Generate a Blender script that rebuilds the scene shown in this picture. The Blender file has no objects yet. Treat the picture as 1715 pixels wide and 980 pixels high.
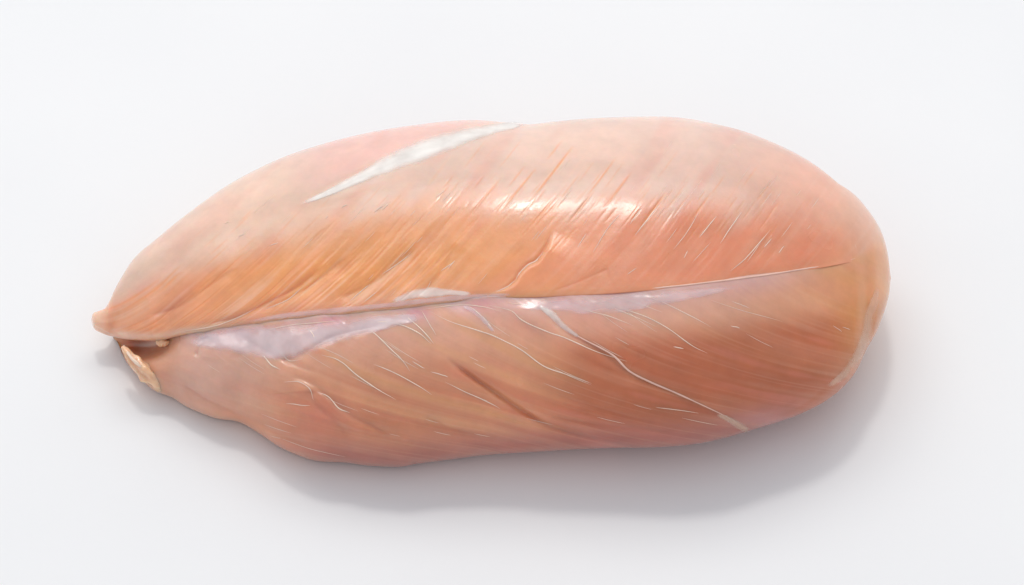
import bpy, math, random
import numpy as np
from mathutils import Vector, noise as mnoise

random.seed(4)
RS = np.random.RandomState(11)
scene = bpy.context.scene
COL = scene.collection

# ------------------------------------------------------------------ camera
ELEV = math.radians(48)
DIST = 0.7139
PIX = 0.257 / 1715.0                      # size of one photo pixel at the aim point, metres
AIM = np.array([0.0, 0.0, 0.023])
RIGHT = np.array([1.0, 0.0, 0.0])
UP = np.array([0.0, math.sin(ELEV), math.cos(ELEV)])
BACK = np.array([0.0, -math.cos(ELEV), math.sin(ELEV)])
cam_d = bpy.data.cameras.new('camera')
cam = bpy.data.objects.new('camera', cam_d)
COL.objects.link(cam)
cam_d.lens = 100; cam_d.sensor_width = 36
cam_d.clip_start = 0.02; cam_d.clip_end = 20
cam.location = Vector(AIM + BACK * DIST)
cam.rotation_euler = (math.pi/2 - ELEV, 0, 0)
scene.camera = cam

# ------------------------------------------------------------------ light
scene.view_settings.view_transform = 'Standard'
scene.view_settings.look = 'None'
scene.view_settings.gamma = 1
scene.view_settings.exposure = -0.13
world = bpy.data.worlds.new('World'); scene.world = world
world.use_nodes = True
bg = world.node_tree.nodes['Background']
bg.inputs['Color'].default_value = (0.85, 0.875, 0.925, 1)
bg.inputs['Strength'].default_value = 0.83

def area(name, loc, target, sx, sy, power, color):
    l = bpy.data.lights.new(name, 'AREA'); l.shape = 'RECTANGLE'
    l.size = sx; l.size_y = sy; l.energy = power; l.color = color
    o = bpy.data.objects.new(name, l); COL.objects.link(o)
    o.location = loc
    o.rotation_euler = (Vector(target) - Vector(loc)).to_track_quat('-Z', 'Y').to_euler()
    return o
area('softbox', (-0.15, 1.15, 1.50), (0, 0.0, 0.02), 2.4, 0.85, 15.0, (1.0, 0.965, 0.915))
area('back_fill', (-0.15, 2.0, 0.55), (0, 0.0, 0.02), 3.4, 0.9, 7.5, (1.0, 0.96, 0.90))  # unseen lamp, added to give the top its sheen
sl_ = bpy.data.lights.new('key_lamp', 'SUN'); sl_.energy = 0.52; sl_.angle = math.radians(7); sl_.color = (1.0, .97, .93)
so_ = bpy.data.objects.new('key_lamp', sl_); COL.objects.link(so_)
so_.rotation_euler = Vector((0.06, -0.49, -0.86)).to_track_quat('-Z', 'Y').to_euler()

# ------------------------------------------------------------------ curves in the plane through the breast
def catmull(pts, n=24):
    P = np.array(pts, float)
    P = np.vstack([2*P[0]-P[1], P, 2*P[-1]-P[-2]])
    out = []
    t = np.linspace(0, 1, n, endpoint=False)[:, None]
    for i in range(1, len(P)-2):
        p0, p1, p2, p3 = P[i-1], P[i], P[i+1], P[i+2]
        out.append(0.5*((2*p1)+(-p0+p2)*t+(2*p0-5*p1+4*p2-p3)*t*t+(-p0+3*p1-3*p2+p3)*t**3))
    out.append(P[-2][None])
    return np.vstack(out)
def fcurve(pts):
    c = catmull(pts); x = np.maximum.accumulate(c[:, 0]) + np.arange(len(c))*1e-6
    return lambda u: np.interp(u, x, c[:, 1])

TOP = fcurve([(153,534),(156,525),(165,521),(176,516),(185,501),(194,481),(216,444),(234,423),(261,401),(292,375),(338,340),(383,309),(429,284),
    (475,263),(521,247),(582,230),(643,217),(698,209),(750,203),(797,201),(846,205),(885,208),(915,205),(977,199),(1042,196),
    (1100,195),(1140,197),(1181,204),(1246,220),(1311,246),(1364,275),(1409,307),(1442,337),(1472,379),(1486,420),(1492,467)])
BOT = fcurve([(153,534),(157,545),(170,553),(185,562),(196,578),(206,597),(217,614),(235,634),(258,654),(288,666),(314,682),(359,700),
    (400,707),(437,728),(465,747),(493,760),(530,772),(579,775),(616,780),(668,782),(698,777),(760,769),(816,762),(894,757),(960,753),(1037,750),
    (1080,750),(1146,746),(1200,737),(1254,722),(1332,697),(1390,667),(1429,629),(1452,584),(1470,552),(1487,503),(1492,467)])
SEAM = fcurve([(153,536),(158,549),(170,556),(185,561),(215,567),(264,569),(301,561),(344,556),(400,549),(458,543),(493,537),(555,530),(610,525),
    (671,518),(749,508),(807,500),(855,498),(971,493),(1049,488),(1146,479),(1274,463),(1350,451),(1429,436),(1475,424)])

def smooth(a, b, x):
    t = np.clip((x-a)/(b-a), 0, 1); return t*t*(3-2*t)
def gauss(x, s): return np.exp(-(x/s)**2)
_tab = RS.rand(256, 256)
def vnoise(x, y, seed=0):
    x = np.asarray(x, float) + seed*17.31; y = np.asarray(y, float) + seed*7.77
    xi = np.floor(x).astype(int); yi = np.floor(y).astype(int)
    fx = x-xi; fy = y-yi
    fx = fx*fx*(3-2*fx); fy = fy*fy*(3-2*fy)
    g = lambda a, b: _tab[(a + 37*seed) & 255, (b + 91*seed) & 255]
    return ((g(xi,yi)*(1-fx)+g(xi+1,yi)*fx)*(1-fy) + (g(xi,yi+1)*(1-fx)+g(xi+1,yi+1)*fx)*fy)*2-1

# distance to a drawn line, signed (+ = right-hand side of travel), with the fraction along it
def linefield(pts, u, v, reach=120):
    c = catmull(pts, 8)
    shp = u.shape; uu = u.ravel(); vv = v.ravel()
    best = np.full(uu.shape, 1e9); sd = np.full(uu.shape, 1e9); fr = np.zeros(uu.shape)
    m = (uu > c[:,0].min()-reach) & (uu < c[:,0].max()+reach) & (vv > c[:,1].min()-reach) & (vv < c[:,1].max()+reach)
    idx = np.nonzero(m)[0]
    a_, b_ = uu[idx], vv[idx]
    B = np.full(len(idx), 1e9); S = np.full(len(idx), 1e9); F = np.zeros(len(idx))
    n = len(c)-1
    for i in range(n):
        p, q = c[i], c[i+1]; d = q-p; L = d@d + 1e-9
        t = np.clip(((a_-p[0])*d[0]+(b_-p[1])*d[1])/L, 0, 1)
        ex = a_-(p[0]+t*d[0]); ey = b_-(p[1]+t*d[1])
        dd = np.hypot(ex, ey); k = dd < B
        B[k] = dd[k]; S[k] = (np.sign(d[0]*ey-d[1]*ex)*dd)[k]; F[k] = ((i+t)/n)[k]
    best[idx] = B; sd[idx] = S; fr[idx] = F
    return sd.reshape(shp), fr.reshape(shp), best.reshape(shp)

def groove(pts, u, v, width, depth, step=0.0, tail=50, cap=0.15):
    """a furrow of the given depth (mm); step raises the right-hand side of it and dies away over tail"""
    sd, fr, ds = linefield(pts, u, v, reach=max(120, tail*3))
    w = smooth(0, cap, fr)*smooth(0, cap, 1-fr)
    out = -depth*gauss(ds, width)*w
    if step:
        side = smooth(-width*0.5, width*0.5, sd)
        out = out + step*side*np.exp(-np.maximum(np.abs(sd), 0)/tail)*w*(ds < 1e8)
    return out

# ------------------------------------------------------------------ gross form
CE, SE = math.cos(ELEV), math.sin(ELEV)
def depth_for_height(z, Y): return (z - AIM[2] - Y*CE)/SE
zt = fcurve([(140,.009),(220,.014),(300,.019),(600,.028),(900,.032),(1200,.032),(1400,.026),(1500,.019)])
zb = fcurve([(140,.011),(175,.008),(210,.004),(300,.002),(450,.002),(650,.0015),(900,.0055),(1200,.0085),(1400,.012),(1500,.019)])
kf = fcurve([(140,.60),(300,.58),(500,.60),(900,.66),(1300,.66),(1500,.62)])
def form(u, v):
    T, B = TOP(u), BOT(u)
    mid, half = (T+B)/2, np.maximum((B-T)/2, 1e-3)
    q = np.clip((v-mid)/half, -1, 1)
    Yt, Yb = (490-T)*PIX, (490-B)*PIX
    dt, db = depth_for_height(zt(u), Yt), depth_for_height(zb(u), Yb)
    # depth as a straight tilt between far and near rim, inflated towards the camera
    base = dt*(1-q)/2 + db*(1+q)/2
    k = kf(u)
    prof = (1-np.abs(q)**2.25)**0.5
    h = base + k*half*PIX*prof
    return h
MM = 0.001

# fibre coordinates: constant along a muscle fibre
def psi_up(u, v):
    w = SEAM(u) - v
    c = 1.30 - 0.52*smooth(250, 1300, u)
    return u - c*w - 26*(1-np.exp(-np.maximum(w,0)/26))*(1.4 - 0.9*smooth(300, 900, u)), w
def psi_lo(u, v):
    w = v - SEAM(u)
    wc = np.maximum(w, 0)
    return u - (1.15*w + .0026*wc**2 + .0000062*wc**3), w

# bundle edges (sawtooth steps) along the fibres
def bundles(psi, along, spec, a0, sharp, seed):
    out = np.zeros_like(psi)
    for (p0, width, amp, lo, hi) in spec:
        x = psi - p0 - 5*vnoise(along/45.0, p0*0.13+along*0, seed)
        m = (np.abs(x) < width*2.2)
        if not m.any(): continue
        xm = x[m]; al = along[m]
        win = smooth(lo-18, lo+14, al)*smooth(-hi-26, -hi+30, -al)
        s = 1/(1+np.exp(np.clip(xm/sharp, -40, 40)))            # 1 left of the edge, 0 right of it
        saw = np.where(xm < 0, np.exp(xm/width), np.exp(-xm/(width*0.55))*-1.0)
        saw = s*np.exp(np.minimum(xm,0)/width) - (1-s)*np.exp(-np.maximum(xm,0)/(width*0.5))
        out[m] += amp*saw*win
    return out
UP_B = []
p = -60
while p < 1250:
    left = 1-smooth(520, 860, np.array(p)).item()
    UP_B.append((p, random.uniform(16, 38), random.uniform(.10, .36)*(0.05+0.95*left)*-1, random.uniform(-10, 25), random.uniform(55, 135)))
    p += random.uniform(14, 40)
LO_B = []
p = 60
while p < 1350:
    LO_B.append((p, random.uniform(12, 40), random.uniform(.02, .08)*random.choice((-1, 1)), random.uniform(-10, 120), random.uniform(100, 330)))
    p += random.uniform(12, 45)

# short fine slits crossing the glossy shoulder of the upper muscle
SLITS = []
for i in range(90):
    u = random.uniform(700, 1330)
    vv = 318 + 0.055*(u-700) + random.gauss(0, 28)
    SLITS.append((u, vv, random.uniform(22, 62), random.uniform(1.2, 2.2), random.uniform(.02, .08)))
for i in range(70):
    u = random.uniform(330, 800)
    vv = 440 - 0.20*(u-330) + random.gauss(0, 32)
    SLITS.append((u, vv, random.uniform(22, 60), random.uniform(1.4, 2.4), random.uniform(.015, .06)))
for i in range(60):
    u = random.uniform(860, 1380)
    vv = random.uniform(340, 450)
    SLITS.append((u, vv, random.uniform(18, 46), random.uniform(1.1, 1.8), random.uniform(.01, .035)))
for (u0, v0, L, wd, dp) in [(925,290,110,2.4,.28),(868,318,90,2.2,.24),(1005,300,84,2.0,.2),(1035,318,70,2.2,.26),(1094,352,70,2.4,.26),(905,360,90,1.8,.15),
                            (975,345,70,2,.2),(1175,345,60,1.8,.16),(812,330,80,2,.2)]:
    SLITS.append((u0, v0, L, wd, dp*.6))
_r = random.Random(77)
for i in range(110):
    u = _r.uniform(215, 760)
    vv = float(SEAM(np.array(u))) - _r.uniform(12, 95)
    SLITS.append((u, vv, _r.uniform(34, 90), _r.uniform(1.8, 3.6), _r.uniform(.04, .13)))
def slit_mask(u, v, seeds):
    out = np.zeros_like(u)
    psi, w = psi_up(u, v)
    for (u0, v0, L, wd, dp) in seeds:
        m = (np.abs(v-v0) < L*0.55) & (np.abs(u-u0) < L)
        if not m.any(): continue
        P0, W0 = psi_up(np.array([u0]), np.array([v0]))
        a = (w[m]-W0[0])/(L*0.42)
        out[m] = np.minimum(out[m], -dp*gauss((psi[m]-P0[0])*0.72, wd)*np.clip(1-a*a, 0, 1))
    return out

BROW = fcurve([(153,520),(200,470),(300,420),(400,395),(500,374),(600,358),(700,345),(850,338),(1000,342),(1200,350),(1330,366),(1450,400),(1492,420)])
VALLEY = [(470,352),(520,335),(560,318),(600,300),(650,278),(700,258),(750,240),(800,224),(850,211),(890,204)]
NICK = [(822,492),(848,482),(863,470),(870,458),(884,444),(898,437),(910,422),(918,408),(928,385)]
def end_disp(u, v):
    # the blunt right end, where both muscles are one surface; a few vertical creases near the rim
    return 0.35*vnoise(u/70, v/80, 9) + 0.14*vnoise(u/13, v/70, 12)*smooth(1435, 1480, u) + 0.01*vnoise(u/6, v/9, 13)
def disp_up(u, v):
    psi, w = psi_up(u, v)
    d = bundles(psi, w, UP_B, 0, 5.0, 3)
    low = 1-smooth(90, 190, w)
    leftish = 1-smooth(700, 1000, u)
    # shoulder: fuller front, flatter top
    ridge = (SEAM(u)-TOP(u))
    r = np.clip(w/np.maximum(ridge, 1), 0, 1)
    sv = BROW(u) - 22
    d = d + 1.25*gauss((v-sv)/62, 1)*smooth(190, 420, u)*(1-smooth(1150, 1420, u))
    d = d + 0.16*vnoise(psi/46, w/130, 5)*(0.3+0.7*low) + 0.06*vnoise(psi/19, w/90, 6)*(0.3+0.7*low*leftish)
    d = d + (0.013*vnoise(psi/5.2, w/46, 7) + 0.007*vnoise(psi/2.7, w/30, 8))*(0.35+0.65*smooth(20, 60, w)*0+0.3*low)
    d = d + 0.35*vnoise(u/170, v/110, 9)
    d = d + slit_mask(u, v, SLITS)
    # the far lobe behind the fascia line
    sd, fr, ds = linefield(VALLEY, u, v, 400)
    wv = smooth(0.0, 0.35, fr)*(1-smooth(880, 960, u))
    d = d - 1.1*gauss(ds, 11)*wv - 0.9*smooth(0, 34, -sd)*np.exp(-ds/150)*wv*(ds < 1e8)
    d = d + groove(NICK, u, v, 4.0, 0.55, step=0.95, tail=34, cap=0.2)
    d = d + groove([(921,488),(960,474),(1000,457),(1020,448)], u, v, 4.5, 0.06, step=-0.12, tail=25)
    d = d + groove([(330,545),(400,528),(450,504),(500,478),(545,440)], u, v, 6, 0.5, step=-0.5, tail=30)
    d = d + groove([(240,530),(300,512),(350,478),(400,445)], u, v, 7, 0.35, step=-0.3, tail=30)
    d = d + groove([(560,500),(610,480),(650,452),(700,410)], u, v, 9, 0.3, step=-0.35, tail=30)
    d = d + groove([(690,498),(725,470),(745,440),(765,405)], u, v, 9, 0.15, step=-0.2, tail=30)
    d = d + groove([(430,520),(480,500),(530,470),(580,428)], u, v, 6, 0.4, step=-0.35, tail=26)
    # faint creases at the blunt right end
    d = d + 0.12*vnoise(u/14, v/60, 12)*smooth(1430, 1480, u)
    calm = smooth(1380, 1435, u)
    return (d*(1-calm) + calm*end_disp(u, v))*MM

LOW_G = [  # points, width, depth, step, tail
    ([(745,594),(790,628),(830,655),(870,682),(915,708),(960,722),(1010,738)], 7, 1.0, -1.0, 60),
    ([(478,632),(510,640),(540,660),(580,694),(620,715),(660,735)], 10, 0.55, 0.6, 46),
    ([(523,650),(528,672),(560,700),(590,728)], 11, 0.4, -0.4, 40),
    ([(905,508),(945,550),(1000,582),(1055,622),(1130,657),(1225,702),(1252,722)], 9, 0.35, -0.55, 55),
    ([(700,690),(780,722),(850,738),(930,742)], 8, 0.35, -0.35, 40),
    ([(300,640),(345,670),(400,695),(470,730),(530,752)], 8, 0.5, 0.4, 40),
    ([(395,560),(440,590),(490,612),(530,628)], 8, 0.35, 0.4, 34),
    ([(330,600),(338,575),(352,565)], 6, 0.6, 0.4, 22),
    ([(640,548),(560,566),(500,598),(470,606)], 7, 0.4, -0.5, 30),
    ([(900,690),(960,702),(1040,712),(1130,722)], 7, 0.35, -0.3, 40),
    ([(1180,742),(1260,712),(1330,690),(1400,640)], 10, 0.3, 0.3, 30),
]
def disp_lo(u, v):
    psi, w = psi_lo(u, v)
    wc = np.maximum(w, 0)
    d = bundles(psi, wc, LO_B, 0, 4.5, 4)
    d = d + 0.24*vnoise(psi/52, wc/150, 15) + 0.07*vnoise(psi/22, wc/110, 16)
    d = d + (0.014*vnoise(psi/6.5, wc/70, 17) + 0.007*vnoise(psi/3.1, wc/40, 18))*(1-0.75*smooth(1180, 1350, u))
    d = d + 0.35*vnoise(u/130, v/90, 19)
    for (pts, wd, dp, st, tl) in LOW_G:
        d = d + groove(pts, u, v, wd, dp, step=st, tail=tl)
    # second bulge towards the near edge on the left
    d = d + 1.3*gauss((u-600)/150, 1)*gauss((v-715)/46, 1)
    # lumpy torn ground beside the seam on the left
    d = d + 0.28*vnoise(u/17, v/13, 21)*gauss((v-SEAM(u)-32)/34, 1)*smooth(290, 340, u)*(1-smooth(560, 660, u))
    # valley under the lip of the upper muscle
    deep = np.interp(u, [153,200,260,320,450,650,850,1000,1300,1430,1470], [6,6,4.0,1.8,1.1,.9,.5,.25,.12,.0,0])
    sig = np.interp(u, [153,300,600,900,1400], [34,26,24,18,14])
    d = d - deep*gauss(wc, sig)
    # hollow at the torn left tip
    d = d - 7.0*gauss(np.hypot((u-230)/40, (v-582)/22), 1)
    calm = smooth(1380, 1435, u)
    return (d*(1-calm) + calm*end_disp(u, v))*MM

def front_up(u, v, raw=False):
    h = form(u, v) + disp_up(u, v)
    t = np.maximum(SEAM(u)+2 - v, 0)
    R = np.interp(u, [153,200,300,600,850,1000,1430], [20,24,26,24,16,10,6])
    L = np.interp(u, [153,200,300,600,850,1000,1300,1400], [3.5,4.2,3.0,1.7,1.0,.45,.2,.05])*MM
    x = 1-np.clip(t/R, 0, 1)
    h = h - L*(1-np.sqrt(np.maximum(1-x*x, 0)))
    h = h - 0.0007*smooth(1418, 1466, u)
    return h
def front_lo(u, v):
    d = disp_lo(u, v)
    above = smooth(-1, -22, v-SEAM(u))
    vis = smooth(1372, 1428, u)
    # past the end of the seam the two surfaces become one; before it this one dives under the upper muscle
    m = u > 1365
    du = np.zeros_like(d)
    if m.any(): du[m] = disp_up(u[m], v[m])
    tt = np.clip((SEAM(u)-v)/60.0, 0, 1)
    return form(u, v) + d*(1-above) + du*above*vis - 0.0035*smooth(0, 0.5, tt)*(1-vis) - 0.00004

def to_world(u, v, h):
    s = (DIST-h)/DIST
    X = (u-857.5)*PIX*s; Y = (490-v)*PIX*s
    return AIM[None] + X.reshape(-1,1)*RIGHT + Y.reshape(-1,1)*UP + h.reshape(-1,1)*BACK

# ------------------------------------------------------------------ flesh colour (pigment, with some sheen and shade painted in)
def mixc(a, b, t): return a*(1-t[..., None]) + np.array(b)*t[..., None]
def color_at(u, v, upper, alpha=False):
    c = np.ones(u.shape+(3,))*np.array([.80,.35,.18])
    n1 = vnoise(u/120, v/80, 31)*0.5+0.5; n2 = vnoise(u/50, v/40, 32)*0.5+0.5
    if upper:
        psi, w = psi_up(u, v)
        c = mixc(c, [.84,.36,.10], 0.8*gauss((w-78)/80, 1)*smooth(260, 520, u)*(1-smooth(700, 1000, u)))   # yellow fat tint along the flank
        c = mixc(c, [.82,.34,.12], 0.6*gauss((u-860)/90,1)*gauss((w-50)/50,1))
        c = mixc(c, [.77,.25,.125], 0.85*smooth(820, 1200, u)*(1-smooth(1340, 1470, u)))
        c = mixc(c, [.75,.56,.47], 0.82*smooth(-40, 40, BROW(u)+26*(1-smooth(300, 520, u))-v+18*vnoise(psi/30, w/90, 40))*(1-0.55*smooth(1150, 1400, u)))                    # softbox sheen on the top, painted in as a paler colour
        c = mixc(c, [.78,.53,.40], 0.8*smooth(-40, 30, BROW(u)+26-v)*(1-smooth(420, 640, u)))  # same painted sheen, warmer towards the left
        c = mixc(c, [.72,.34,.25], 0.6*gauss((w-5)/24, 1)*smooth(280, 420, u)*(1-smooth(700, 900, u)))
        sl = -slit_mask(u, v, SLITS)
        c = mixc(c, [.84,.33,.12], np.clip(sl*6, 0, .75))
        f = vnoise(psi/8, w/80, 33)*0.5+0.5
        c = mixc(c, [.85,.54,.40], (0.14+0.30*(1-smooth(560, 800, u))*gauss((w-40)/60, 1))*smooth(.45, .95, f))
        sd, fr, ds = linefield(VALLEY, u, v, 500)
        c = mixc(c, [.86,.60,.44], 0.8*(1-smooth(158, 196, u)))
        c = mixc(c, [.86,.60,.46], 0.7*gauss((w-5)/7, 1)*smooth(175, 215, u)*(1-smooth(300, 420, u)))
        far = smooth(0, 30, -sd)*smooth(.0, .3, fr)*(ds < 1e8)*(1-smooth(880, 960, u))
        c = mixc(c, [.84,.46,.40], 0.7*far)
    else:
        psi, w = psi_lo(u, v)
        c = mixc(c, [.71,.32,.165], np.full(u.shape, .85))
        c = mixc(c, [.76,.44,.34], 0.7*gauss((w-20)/78, 1)*smooth(280, 330, u)*(1-smooth(1150, 1420, u)))          # pinkish beside the seam
        c = mixc(c, [.70,.42,.42], 0.65*gauss(w/28, 1)*smooth(280, 330, u)*(1-smooth(1250, 1420, u)))
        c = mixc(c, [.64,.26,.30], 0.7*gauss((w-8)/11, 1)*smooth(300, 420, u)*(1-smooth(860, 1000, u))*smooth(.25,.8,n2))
        f = vnoise(psi/44, w/150, 34)*0.5+0.5
        c = mixc(c, [.62,.20,.10], 0.55*smooth(.45, .85, f)*smooth(60, 140, w))
        c = mixc(c, [.76,.38,.16], 0.4*smooth(.55, .9, 1-f))
        c = mixc(c, [.50,.125,.04], 0.85*smooth(860, 1020, u)*smooth(50, 110, w))  # right front darkened in the colour to deepen its shading
        c = mixc(c, [.42,.14,.11], 0.85*gauss((v-BOT(u)+10)/30, 1)*smooth(430, 560, u)*(1-smooth(1280,1380,u)))  # shading along the near edge, painted into the colour
        c = mixc(c, [.72,.44,.35], 0.8*gauss(np.hypot((u-350)/100, (v-632)/70), 1))
        f2 = vnoise(psi/7, w/90, 35)*0.5+0.5
        c = mixc(c, [.80,.48,.32], 0.12*smooth(.55, .95, f2))
        c = mixc(c, [.72,.30,.07], 0.65*gauss(np.hypot((u-1442)/40, (v-520)/105), 1))
        c = mixc(c, [.34,.08,.02], 0.97*gauss(np.hypot((u-230)/40, (v-582)/22), 1))  # shade inside the hollow, painted as dark colour
        c = mixc(c, [.60,.20,.14], 0.6*gauss(np.hypot((u-540)/50, (v-700)/36), 1))
        c = mixc(c, [.58,.26,.24], 0.6*gauss(np.hypot((u-1290)/60, (v-705)/14), 1))
        # above the seam at the blunt end it takes the upper muscle's tint
        cu = color_at(u, v, True); ab = smooth(-3, 14, -w)[..., None]
        c = c*(1-ab) + cu*ab
    mot = vnoise(psi/30, w/70, 51)*0.7 + vnoise(u/47+v/60, v/37, 52)*0.3
    c = mixc(c, [.74,.25,.18], 0.28*smooth(.0, .9, mot))
    c = mixc(c, [.82,.50,.34], 0.12*smooth(.0, .9, -mot))
    c = c*(0.94+0.12*n1)[..., None]
    c = mixc(c, [.84,.50,.28], 0.5*gauss(np.hypot((u-1482)/14, (v-470)/80), 1))
    c = np.clip(c, 0, .95)
    if not alpha: return c
    w = SEAM(u)-v
    a = 1 - gauss((u-1432)/26, 1)*smooth(-12, 0, w) - gauss(w/5, 1)*smooth(820, 950, u)*(1-smooth(1440, 1480, u))
    return np.concatenate([c, np.clip(a, 0, 1)[..., None]], -1)

# ------------------------------------------------------------------ materials
def nt(name):
    m = bpy.data.materials.new(name); m.use_nodes = True
    return m, m.node_tree.nodes, m.node_tree.links, m.node_tree.nodes['Principled BSDF']
def flesh_mat(name='flesh'):
    m, N, L, b = nt(name)
    at = N.new('ShaderNodeVertexColor'); at.layer_name = 'flesh_colour'
    tc = N.new('ShaderNodeTexCoord')
    n = N.new('ShaderNodeTexNoise'); n.inputs['Scale'].default_value = 160; n.inputs['Detail'].default_value = 6; n.inputs['Roughness'].default_value = .62
    L.new(tc.outputs['Object'], n.inputs['Vector'])
    mr = N.new('ShaderNodeMapRange'); mr.inputs['From Min'].default_value = .3; mr.inputs['From Max'].default_value = .7
    mr.inputs['To Min'].default_value = .92; mr.inputs['To Max'].default_value = 1.06
    L.new(n.outputs['Fac'], mr.inputs['Value'])
    mx = N.new('ShaderNodeVectorMath'); mx.operation = 'SCALE'
    L.new(at.outputs['Color'], mx.inputs[0]); L.new(mr.outputs['Result'], mx.inputs['Scale'])
    L.new(mx.outputs['Vector'], b.inputs['Base Color'])
    b.subsurface_method = 'RANDOM_WALK'
    sw = N.new('ShaderNodeMath'); sw.operation = 'MULTIPLY'; sw.inputs[1].default_value = .88
    L.new(at.outputs['Alpha'], sw.inputs[0]); L.new(sw.outputs[0], b.inputs['Subsurface Weight'])
    b.inputs['Subsurface Radius'].default_value = (1.0, .42, .22)
    b.inputs['Subsurface Scale'].default_value = 0.0034
    b.inputs['Roughness'].default_value = 0.36
    b.inputs['IOR'].default_value = 1.42
    b.inputs['Specular IOR Level'].default_value = 0.5
    b.inputs['Coat Weight'].default_value = 0.8
    b.inputs['Coat Roughness'].default_value = 0.20
    b.inputs['Coat IOR'].default_value = 1.45
    # moist skin: slightly uneven gloss
    n2 = N.new('ShaderNodeTexNoise'); n2.inputs['Scale'].default_value = 60; n2.inputs['Detail'].default_value = 3
    L.new(tc.outputs['Object'], n2.inputs['Vector'])
    mr2 = N.new('ShaderNodeMapRange'); mr2.inputs['To Min'].default_value = .12; mr2.inputs['To Max'].default_value = .28
    mr2.inputs['From Min'].default_value = .3; mr2.inputs['From Max'].default_value = .7
    L.new(n2.outputs['Fac'], mr2.inputs['Value']); L.new(mr2.outputs['Result'], b.inputs['Coat Roughness'])
    n3 = N.new('ShaderNodeTexNoise'); n3.inputs['Scale'].default_value = 620; n3.inputs['Detail'].default_value = 2
    L.new(tc.outputs['Object'], n3.inputs['Vector'])
    bp = N.new('ShaderNodeBump'); bp.inputs['Strength'].default_value = .16; bp.inputs['Distance'].default_value = .0002
    L.new(n3.outputs['Fac'], bp.inputs['Height']); L.new(bp.outputs['Normal'], b.inputs['Normal'])
    L.new(bp.outputs['Normal'], b.inputs['Coat Normal'])
    return m
def wet_mat(name, col, rough=.3, sss=.6, alpha=None, scale=.0015):
    m, N, L, b = nt(name)
    tc = N.new('ShaderNodeTexCoord')
    n = N.new('ShaderNodeTexNoise'); n.inputs['Scale'].default_value = 220; n.inputs['Detail'].default_value = 4
    L.new(tc.outputs['Object'], n.inputs['Vector'])
    r = N.new('ShaderNodeValToRGB')
    r.color_ramp.elements[0].position = .3; r.color_ramp.elements[1].position = .7
    r.color_ramp.elements[0].color = (*[c*.86 for c in col], 1); r.color_ramp.elements[1].color = (*[min(1, c*1.08) for c in col], 1)
    L.new(n.outputs['Fac'], r.inputs['Fac']); L.new(r.outputs['Color'], b.inputs['Base Color'])
    b.inputs['Roughness'].default_value = rough
    b.inputs['Subsurface Weight'].default_value = sss
    b.inputs['Subsurface Radius'].default_value = (1, .6, .45)
    b.inputs['Subsurface Scale'].default_value = scale
    b.inputs['Coat Weight'].default_value = .6; b.inputs['Coat Roughness'].default_value = .15
    if alpha is not None:
        at = N.new('ShaderNodeAttribute'); at.attribute_name = 'film'
        mu = N.new('ShaderNodeMath'); mu.operation = 'MULTIPLY'; mu.inputs[1].default_value = alpha
        L.new(at.outputs['Fac'], mu.inputs[0]); L.new(mu.outputs[0], b.inputs['Alpha'])
    return m
M_FLESH = flesh_mat()
M_FASCIA = wet_mat('fascia_film', (.95,.90,.85), .30, 0, alpha=.85)
M_PINKFILM = wet_mat('pink_film', (.87,.74,.77), .16, 0, alpha=.8)
M_SINEW = wet_mat('sinew_and_glint', (.93,.72,.57), .3, 0)
M_PINK = wet_mat('pink_sinew', (.86,.54,.43), .3, .0)
M_WARM = wet_mat('warm_film', (.90,.66,.48), .26, 0, alpha=.8)
M_FAT = wet_mat('fat', (.86,.53,.33), .2, .8, scale=.002)
M_SCRAP = wet_mat('flesh_scrap', (.84,.48,.28), .26, .8, scale=.002)

# ------------------------------------------------------------------ mesh helpers
def mesh_obj(name, verts, faces, mat, parent, smooth_=True, colors=None, film=None):
    me = bpy.data.meshes.new(name)
    verts = np.asarray(verts, np.float32); faces = np.asarray(faces, np.int32)
    k = faces.shape[1]
    me.vertices.add(len(verts)); me.vertices.foreach_set('co', verts.ravel())
    me.loops.add(faces.size); me.loops.foreach_set('vertex_index', faces.ravel())
    me.polygons.add(len(faces))
    me.polygons.foreach_set('loop_start', np.arange(0, faces.size, k, dtype=np.int32))
    me.polygons.foreach_set('use_smooth', np.ones(len(faces), bool) if smooth_ else np.zeros(len(faces), bool))
    me.update(calc_edges=True); me.validate()
    if colors is not None:
        a = me.color_attributes.new('flesh_colour', 'FLOAT_COLOR', 'POINT')
        a.data.foreach_set('color', (colors if colors.shape[1] == 4 else np.hstack([colors, np.ones((len(colors),1))])).astype(np.float32).ravel())
    if film is not None:
        a = me.attributes.new('film', 'FLOAT', 'POINT'); a.data.foreach_set('value', np.asarray(film, np.float32))
    me.materials.append(mat)
    o = bpy.data.objects.new(name, me); COL.objects.link(o)
    o.parent = parent
    return o

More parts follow.
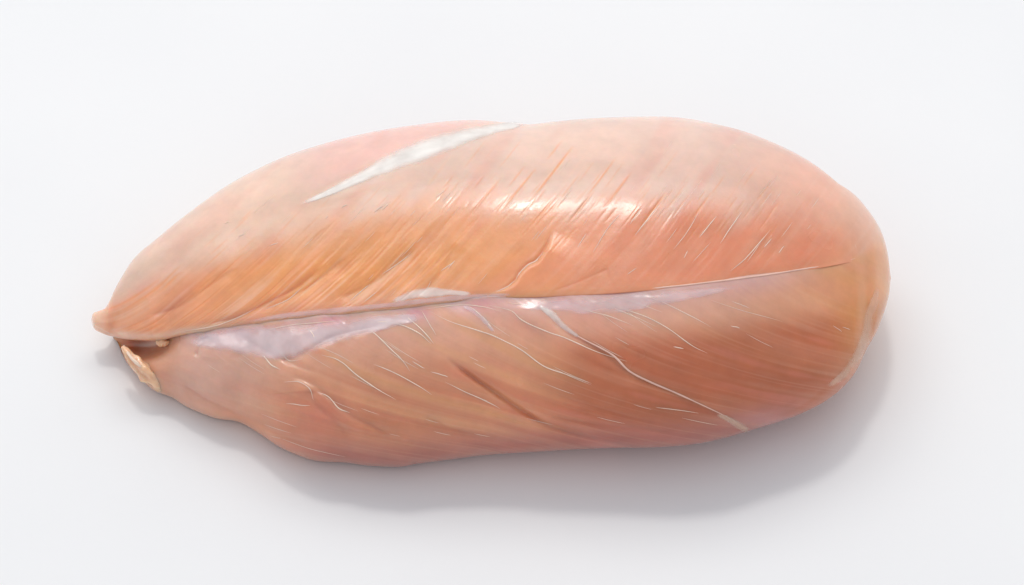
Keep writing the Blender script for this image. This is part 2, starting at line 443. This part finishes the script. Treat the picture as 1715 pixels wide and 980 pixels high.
def solid(name, u0, u1, topf, botf, frontf, nu, nv, upper, mat, parent, nb=50, hb=.60):
    ph = np.linspace(0, math.pi, nu)
    us = (u0+u1)/2 - (u1-u0)/2*(0.62*np.cos(ph)+0.38*(1-2*ph/math.pi))
    us[0] = u0+.02; us[-1] = u1-.02
    T, B = topf(us), botf(us)
    B = np.maximum(B, T+0.4)
    th = np.linspace(-math.pi/2, math.pi/2, nv)
    U = np.repeat(us[:, None], nv, 1)
    V = ((T+B)/2)[:, None] + ((B-T)/2)[:, None]*np.sin(th)[None]
    H = frontf(U, V)
    P = to_world(U.ravel(), V.ravel(), H.ravel())
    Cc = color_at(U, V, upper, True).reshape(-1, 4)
    # underside, from near rim back to far rim
    tb = np.linspace(math.pi/2, -math.pi/2, nb+2)[1:-1]
    Ub = np.repeat(us[:, None], nb, 1)
    Vb = ((T+B)/2)[:, None] + ((B-T)/2)[:, None]*np.sin(tb)[None]
    q = np.sin(tb)[None]
    Hb = H[:, :1]*(1-q)/2 + H[:, -1:]*(1+q)/2 - hb*((B-T)/2)[:, None]*PIX*np.cos(tb)[None]*1.2
    Pb = to_world(Ub.ravel(), Vb.ravel(), Hb.ravel())
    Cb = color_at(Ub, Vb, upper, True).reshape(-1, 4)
    P[:, 2] = np.maximum(P[:, 2], .0006); Pb[:, 2] = np.maximum(Pb[:, 2], .0004 if not upper else .0012)
    verts = np.vstack([P, Pb])
    nf = nu*nv
    ring = np.empty((nu, nv+nb), int)
    ring[:, :nv] = np.arange(nf).reshape(nu, nv)
    ring[:, nv:] = nf + np.arange(nu*nb).reshape(nu, nb)
    r2 = np.roll(ring, -1, axis=1)
    faces = np.stack([ring[:-1], r2[:-1], r2[1:], ring[1:]], -1).reshape(-1, 4)
    return mesh_obj(name, verts, faces, mat, parent, colors=np.vstack([Cc, Cb]))

# ------------------------------------------------------------------ setting: seamless white surface
def build_surface():
    m, N, L, b = nt('white_paper')
    tc = N.new('ShaderNodeTexCoord')
    n = N.new('ShaderNodeTexNoise'); n.inputs['Scale'].default_value = 9; n.inputs['Detail'].default_value = 3
    L.new(tc.outputs['Object'], n.inputs['Vector'])
    r = N.new('ShaderNodeValToRGB')
    r.color_ramp.elements[0].position = .3; r.color_ramp.elements[1].position = .7
    r.color_ramp.elements[0].color = (.845,.850,.858,1); r.color_ramp.elements[1].color = (.875,.878,.882,1)
    L.new(n.outputs['Fac'], r.inputs['Fac']); L.new(r.outputs['Color'], b.inputs['Base Color'])
    b.inputs['Roughness'].default_value = .75; b.inputs['Specular IOR Level'].default_value = .15
    n2 = N.new('ShaderNodeTexNoise'); n2.inputs['Scale'].default_value = 700; n2.inputs['Detail'].default_value = 3
    L.new(tc.outputs['Object'], n2.inputs['Vector'])
    bp = N.new('ShaderNodeBump'); bp.inputs['Strength'].default_value = .05; bp.inputs['Distance'].default_value = .0003
    L.new(n2.outputs['Fac'], bp.inputs['Height']); L.new(bp.outputs['Normal'], b.inputs['Normal'])
    v = [(-4,-4,0),(4,-4,0),(4,4,0),(-4,4,0)]
    o = mesh_obj('white_surface', v, [(0,1,2,3)], m, None, smooth_=False)
    o['kind'] = 'structure'
build_surface()

# ------------------------------------------------------------------ the breast
root = bpy.data.objects.new('chicken_breast', None); COL.objects.link(root)
root['label'] = 'raw skinless chicken breast fillet, glossy pink and orange flesh, lying on a plain white surface'
root['category'] = 'raw chicken'

up_top = lambda u: TOP(u) + 9*smooth(1340, 1470, u)
lo_top = lambda u: TOP(u) + 16*(1-smooth(1340, 1440, u))
def up_bot(u):
    s = SEAM(u)+2
    return s + (up_top(u)+1-s)*smooth(1440, 1475, u)*0 
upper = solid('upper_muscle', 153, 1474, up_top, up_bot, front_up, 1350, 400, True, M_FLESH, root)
def lo_top2(u):
    return np.where(u < 300, np.maximum(lo_top(u), SEAM(u)-30-(u-190)*1.0), lo_top(u))
lower = solid('lower_muscle', 190, 1492, lo_top2, BOT, front_lo, 1350, 560, False, M_FLESH, root)

# ------------------------------------------------------------------ strands and films laid on the flesh
def surf(u, v, which): return (front_up if which == 'u' else front_lo)(np.asarray(u, float), np.asarray(v, float))
def tube(pts, r0, which, lift=.4, sides=6, jitter=0.0, endtaper=.25):
    c = catmull(pts, 7); n = len(c)
    t = np.linspace(0, 1, n)
    if jitter: c = c + jitter*np.stack([vnoise(t*n*.2, t*0+1, int(pts[0][0])%40), vnoise(t*n*.2, t*0+5, int(pts[0][1])%40)], 1)
    h = surf(c[:,0], c[:,1], which)
    r = r0*PIX*(0.12+0.88*np.minimum(1, np.minimum(t, 1-t)/endtaper))*(1+.25*vnoise(t*n*.35, t*0, 3))
    P = to_world(c[:,0], c[:,1], h + r*lift)
    Tn = np.gradient(P, axis=0); Tn /= np.linalg.norm(Tn, axis=1)[:,None]+1e-12
    Bn = np.cross(Tn, BACK[None]); Bn /= np.linalg.norm(Bn, axis=1)[:,None]+1e-12
    Nn = np.cross(Bn, Tn)
    a = np.arange(sides)/sides*2*math.pi
    V = P[:,None] + r[:,None,None]*(np.cos(a)[None,:,None]*Bn[:,None] + np.sin(a)[None,:,None]*Nn[:,None])
    idx = np.arange(n*sides).reshape(n, sides); i2 = np.roll(idx, -1, 1)
    F = np.stack([idx[:-1], i2[:-1], i2[1:], idx[1:]], -1).reshape(-1, 4)
    return V.reshape(-1, 3), F
def strand(name, pts, r, which, mat, **k):
    V, F = tube(pts, r, which, **k)
    return mesh_obj(name, V, F, mat, root)
def film(name, pts, widths, which, mat, op=1.0, lift=.10, nx=90, ny=22, seed=1, fray=.25):
    """a thin skin of connective tissue following the surface; its edge thins out to nothing"""
    c = catmull(pts, 16); s = np.linspace(0, 1, len(c)); t = np.linspace(0, 1, nx)
    cu, cv = np.interp(t, s, c[:,0]), np.interp(t, s, c[:,1])
    w = np.interp(t, np.linspace(0, 1, len(widths)), widths)
    tu, tv = np.gradient(cu), np.gradient(cv); l = np.hypot(tu, tv)
    nu_, nv_ = -tv/l, tu/l
    y = np.linspace(-1, 1, ny)
    U = cu[:,None]+nu_[:,None]*w[:,None]*y; V = cv[:,None]+nv_[:,None]*w[:,None]*y
    edge = 1-np.abs(y)[None]**2; edge = edge*np.minimum(1, np.minimum(t, 1-t)/.08)[:,None]
    k = edge + fray*.5*vnoise(U/9, V/9, seed) + fray*vnoise(U/26, V/20, seed+1)
    a = smooth(.0, 1.0, k)*np.clip(edge*3, 0, 1)*op
    H = surf(U, V, which) + (lift + .10*(1+vnoise(U/11, V/9, seed+2)))*MM
    P = to_world(U.ravel(), V.ravel(), H.ravel())
    idx = np.arange(nx*ny).reshape(nx, ny)
    F = np.stack([idx[:-1,:-1], idx[:-1,1:], idx[1:,1:], idx[1:,:-1]], -1).reshape(-1, 4)
    return mesh_obj(name, P, F, mat, root, film=a.ravel())

o = film('fascia_film', [(500,343),(545,325),(600,299),(650,274),(700,255),(750,237),(800,222),(845,212),(885,208)], [3,6,10,17,21,18,13,9,3], 'u', M_FASCIA, op=1.0, fray=.12, seed=2)
o['label'] = 'white streak of fascia between the far pink lobe and the top'
o = film('silverskin', [(310,572),(350,572),(400,570),(450,572),(500,571),(550,558),(600,548),(650,539),(720,529)], [6,16,26,33,33,24,18,14,5], 'l', M_PINKFILM, op=.8, seed=4, fray=.28)
o['label'] = 'milky violet silverskin under the seam'
film('silverskin', [(860,512),(920,512),(980,511),(1040,508),(1100,501),(1160,493),(1240,480)], [6,11,17,18,14,9,4], 'l', M_PINKFILM, op=.55, seed=5, fray=.3)
film('fascia_film', [(655,506),(690,494),(720,490),(750,490),(790,492)], [4,9,10,7,3], 'u', M_FASCIA, op=.7, seed=6)
film('fascia_film', [(410,540),(480,528),(560,520),(640,512),(720,503),(800,496),(860,493)], [3,5,6,5,5,5,3], 'u', M_PINKFILM, op=.5, seed=7)
film('fascia_film', [(900,510),(918,522),(932,535),(948,550),(972,566)], [3,8,8,6,3], 'l', M_FASCIA, op=.7, seed=8)
film('fascia_film', [(775,512),(795,523),(812,538),(828,557)], [3,6,6,3], 'l', M_PINKFILM, op=.6, seed=9)
film('fascia_film', [(1200,694),(1222,703),(1240,714),(1254,722)], [3,6,8,5], 'l', M_WARM, op=.55, seed=10)
film('fat_edge', [(1470,480),(1464,505),(1456,530),(1452,556),(1438,592),(1414,626),(1384,650)], [4,8,11,10,9,8,4], 'l', M_WARM, op=.5, seed=11, fray=.2)

# seam cord
o = strand('seam_sinew', [(800,498),(855,497),(971,492),(1049,487),(1146,478),(1274,462),(1350,450),(1400,442),(1432,433)], 1.6, 'l', M_PINK, lift=.1, endtaper=.3)
o['label'] = 'thin pink cord along the seam between the two muscles'
o = strand('tendon', [(930,528),(945,548),(975,567),(1010,585),(1030,598),(1055,622),(1090,640),(1130,657),(1180,680),(1225,702),(1250,718)], 1.9, 'l', M_PINK, lift=-.2, endtaper=.4)
o['label'] = 'diagonal tendon crossing the lower muscle'
LT = [
 ([(599,541),(625,557),(650,580),(672,602),(687,622)],1.5), ([(539,594),(565,602),(590,622),(625,648),(663,670)],1.5),
 ([(625,610),(650,620),(690,640),(724,662)],1.2), ([(721,622),(738,628),(750,631)],1.3), ([(745,640),(775,655),(815,672),(838,685)],1.1),
 ([(600,543),(640,539),(675,546),(705,560),(722,576)],1.7), ([(672,522),(690,538),(712,558),(726,575)],1.7),
 ([(719,521),(758,540),(800,553),(836,567),(874,587),(913,614),(948,627),(987,641)],1.5),
 ([(785,513),(803,527),(818,543),(828,556)],1.9), ([(816,511),(855,521),(874,536),(917,556),(948,567),(995,587),(1050,605)],1.5),
 ([(995,499),(1030,513),(1080,530),(1120,551),(1158,578),(1185,592)],1.2), ([(1060,493),(1100,502),(1146,524),(1192,549)],1.1),
 ([(940,503),(985,520),(1020,530),(1060,545)],1.1), ([(970,500),(1010,510),(1050,525),(1100,548)],1.0), ([(1020,495),(1060,505),(1110,523)],1.0),
 ([(1128,581),(1145,585)],1.4), ([(1225,504),(1240,510),(1256,517)],1.0), ([(1224,546),(1232,548),(1240,550)],1.3),
 ([(1098,682),(1130,686),(1170,692)],.9), 
 ([(440,571),(452,578),(470,590),(484,604),(505,602)],1.6), ([(436,590),(445,600),(456,612),(470,620)],1.8), ([(518,550),(524,560),(529,574)],1.8),  # first and last: wet glints built as bright strands
 ([(475,640),(500,640),(518,650),(525,670)],1.2), ([(530,656),(550,665),(568,684),(586,692)],1.5), ([(440,575),(450,590),(462,604)],1.0),
 ([(530,580),(560,592),(592,608)],.8), ([(690,605),(700,612),(712,617)],1.3), ([(480,676),(500,678),(520,680)],1.0),
 ([(700,520),(760,512),(800,512),(840,522)],1.1), ([(850,508),(900,514),(935,526)],1.6), ([(460,730),(520,752),(580,765)],.8),
 ([(1410,548),(1424,552)],.8), ([(1395,545),(1410,556)],.8), ([(705,520),(720,545),(730,560)],1.2), ([(1190,502),(1240,520),(1310,538)],.7),
 ([(430,560),(470,548),(520,541),(570,538)],1.3),
]
for pts, r in LT: strand('sinew_and_glint', pts, r*.64, 'l', M_SINEW, lift=.0, jitter=.8)
UT = [
 ([(1222,455),(1245,436),(1265,415),(1290,385)],1.2), ([(1171,398),(1184,382),(1200,362)],1.5), ([(1206,408),(1226,378),(1243,354)],1.4),
 ([(1280,415),(1292,399)],1.2), ([(1304,424),(1313,411)],1.0), ([(993,423),(1016,385),(1042,354)],1.2), ([(1055,376),(1066,360),(1076,347)],1.4),
 ([(1063,394),(1082,370),(1106,341)],1.7), ([(967,415),(975,402),(982,391)],1.0), ([(738,454),(748,448),(758,440)],1.2),
 ([(1128,418),(1150,390),(1170,356)],.9), ([(1431,404),(1434,418),(1434,433)],1.0), ([(1145,432),(1152,420)],1.1), ([(1050,460),(1066,449)],1.0),
 ([(1160,440),(1190,406)],.7), ([(1250,440),(1275,405)],.7), ([(863,470),(870,458),(884,444),(898,437),(911,421)],1.9), ([(832,488),(850,480),(863,470)],1.6),
 ([(376,375),(384,371)],1.6), ([(400,396),(410,392)],1.4), ([(545,366),(549,361)],1.5), ([(572,348),(582,342)],1.5), ([(626,356),(640,345)],1.6),  # short dashes: glints along the ridge, built as pale strands
 ([(450,412),(466,406)],1.2), ([(640,352),(652,340)],1.4), ([(730,330),(746,318)],1.2), ([(740,338),(755,322)],1.2),  # more glint dashes along the ridge
 ([(640,460),(660,446),(690,425)],1.3), ([(440,520),(480,503),(505,482)],1.3), ([(585,505),(600,492),(620,476)],1.4), ([(300,556),(350,548),(390,536),(430,516)],1.2),
 ([(610,505),(632,488)],1.2), ([(750,450),(762,436)],1.2), ([(700,500),(716,482),(722,470)],.9),
]
for pts, r in UT: strand('sinew_and_glint', pts, r*.62, 'u', M_SINEW, lift=.0, jitter=.5)
# countless hair-fine fibres: one joined part
AV, AF, off = [], [], 0
for i in range(90):
    if i % 5 < 3:
        u = random.uniform(380, 1380); w = random.uniform(20, 150) if random.random() < .4 else random.gauss(150 - 0.02*(u-700), 26)
        v = SEAM(np.array(u)).item() - w
        if v < TOP(np.array(u)).item()+40 or w < 12: continue
        L = random.uniform(10, 46); a = math.radians(38 + 14*min(1, (u-300)/700))
        pts = [(u, v), (u+L*.5*math.cos(a), v-L*.5*math.sin(a)), (u+L*math.cos(a)*.98, v-L*math.sin(a)*1.03)]; wh = 'u'
    else:
        u = random.uniform(340, 1280); w = random.uniform(15, 225)
        v = SEAM(np.array(u)).item() + w
        a = math.radians(max(9, 41 - w*.13)); L = random.uniform(16, 75)
        pts = [(u, v), (u+L*.5*math.cos(a), v+L*.5*math.sin(a)), (u+L*math.cos(a)*1.02, v+L*math.sin(a)*.95)]; wh = 'l'
        if pts[-1][1] > BOT(np.array(pts[-1][0])).item()-12: continue
    V, F = tube(pts, random.uniform(.3, .5), wh, lift=-.1, sides=4)
    AV.append(V); AF.append(F+off); off += len(V)
o = mesh_obj('fine_fibres', np.vstack(AV), np.vstack(AF), M_SINEW, root); o['kind'] = 'stuff'

# ------------------------------------------------------------------ fat and torn scraps at the pointed end
def blob(name, path, radii, mat, lump=.18, seed=0, ns=40, nr=26):
    """lumpy closed sausage through path = [(u, v, height above the table in mm)], radii in photo pixels"""
    c = catmull(path, 10); t = np.linspace(0, 1, ns); s = np.linspace(0, 1, len(c))
    c = np.stack([np.interp(t, s, c[:, k]) for k in range(3)], 1)
    r = np.interp(t, np.linspace(0, 1, len(radii)), radii)*PIX
    r = r*np.sqrt(np.clip(1-(2*t-1)**8, 0.0004, 1))
    h = depth_for_height(c[:,2]*MM, (490-c[:,1])*PIX)
    P = to_world(c[:,0], c[:,1], h)
    Tn = np.gradient(P, axis=0); Tn /= np.linalg.norm(Tn, axis=1)[:,None]
    Bn = np.cross(Tn, BACK[None]); Bn /= np.linalg.norm(Bn, axis=1)[:,None]; Nn = np.cross(Bn, Tn)
    a = np.arange(nr)/nr*2*math.pi
    A, Tt = np.meshgrid(a, t)
    lm = 1+lump*np.array([mnoise.noise(Vector((math.cos(x)*1.3, math.sin(x)*1.3, y*ns*.16+seed*5))) for x, y in zip(A.ravel(), Tt.ravel())]).reshape(A.shape)*1.8
    lm += lump*.4*np.array([mnoise.noise(Vector((math.cos(x)*3, math.sin(x)*3, y*ns*.45+seed*9))) for x, y in zip(A.ravel(), Tt.ravel())]).reshape(A.shape)*1.6
    R = r[:,None]*lm
    V = P[:,None] + R[:,:,None]*(np.cos(a)[None,:,None]*Bn[:,None] + np.sin(a)[None,:,None]*Nn[:,None])
    V = V.reshape(-1, 3); V[:,2] = np.maximum(V[:,2], .0003)
    idx = np.arange(ns*nr).reshape(ns, nr); i2 = np.roll(idx, -1, 1)
    F = np.stack([idx[:-1], i2[:-1], i2[1:], idx[1:]], -1).reshape(-1, 4)
    return mesh_obj(name, V, F, mat, root)
o = blob('fat_lump', [(204,580,10),(220,600,9.5),(240,619,8.5),(257,635,7),(279,654,4)], [6,9,14,13,8], M_FAT, .26, 1)
o['label'] = 'cream yellow lump of fat below the torn tip'
blob('fat_lump', [(262,571,13),(272,575,13),(284,573,13)], [4,7,3], M_SCRAP, .22, 2)
blob('fat_strand', [(207,578,10),(212,588,10.5),(220,599,11),(231,610,11),(240,617,10)], [1.6,2.2,3,3,1.6], M_SINEW, .2, 3)
print('tris', sum(len(o.data.polygons)*2 for o in COL.objects if o.type == 'MESH'))
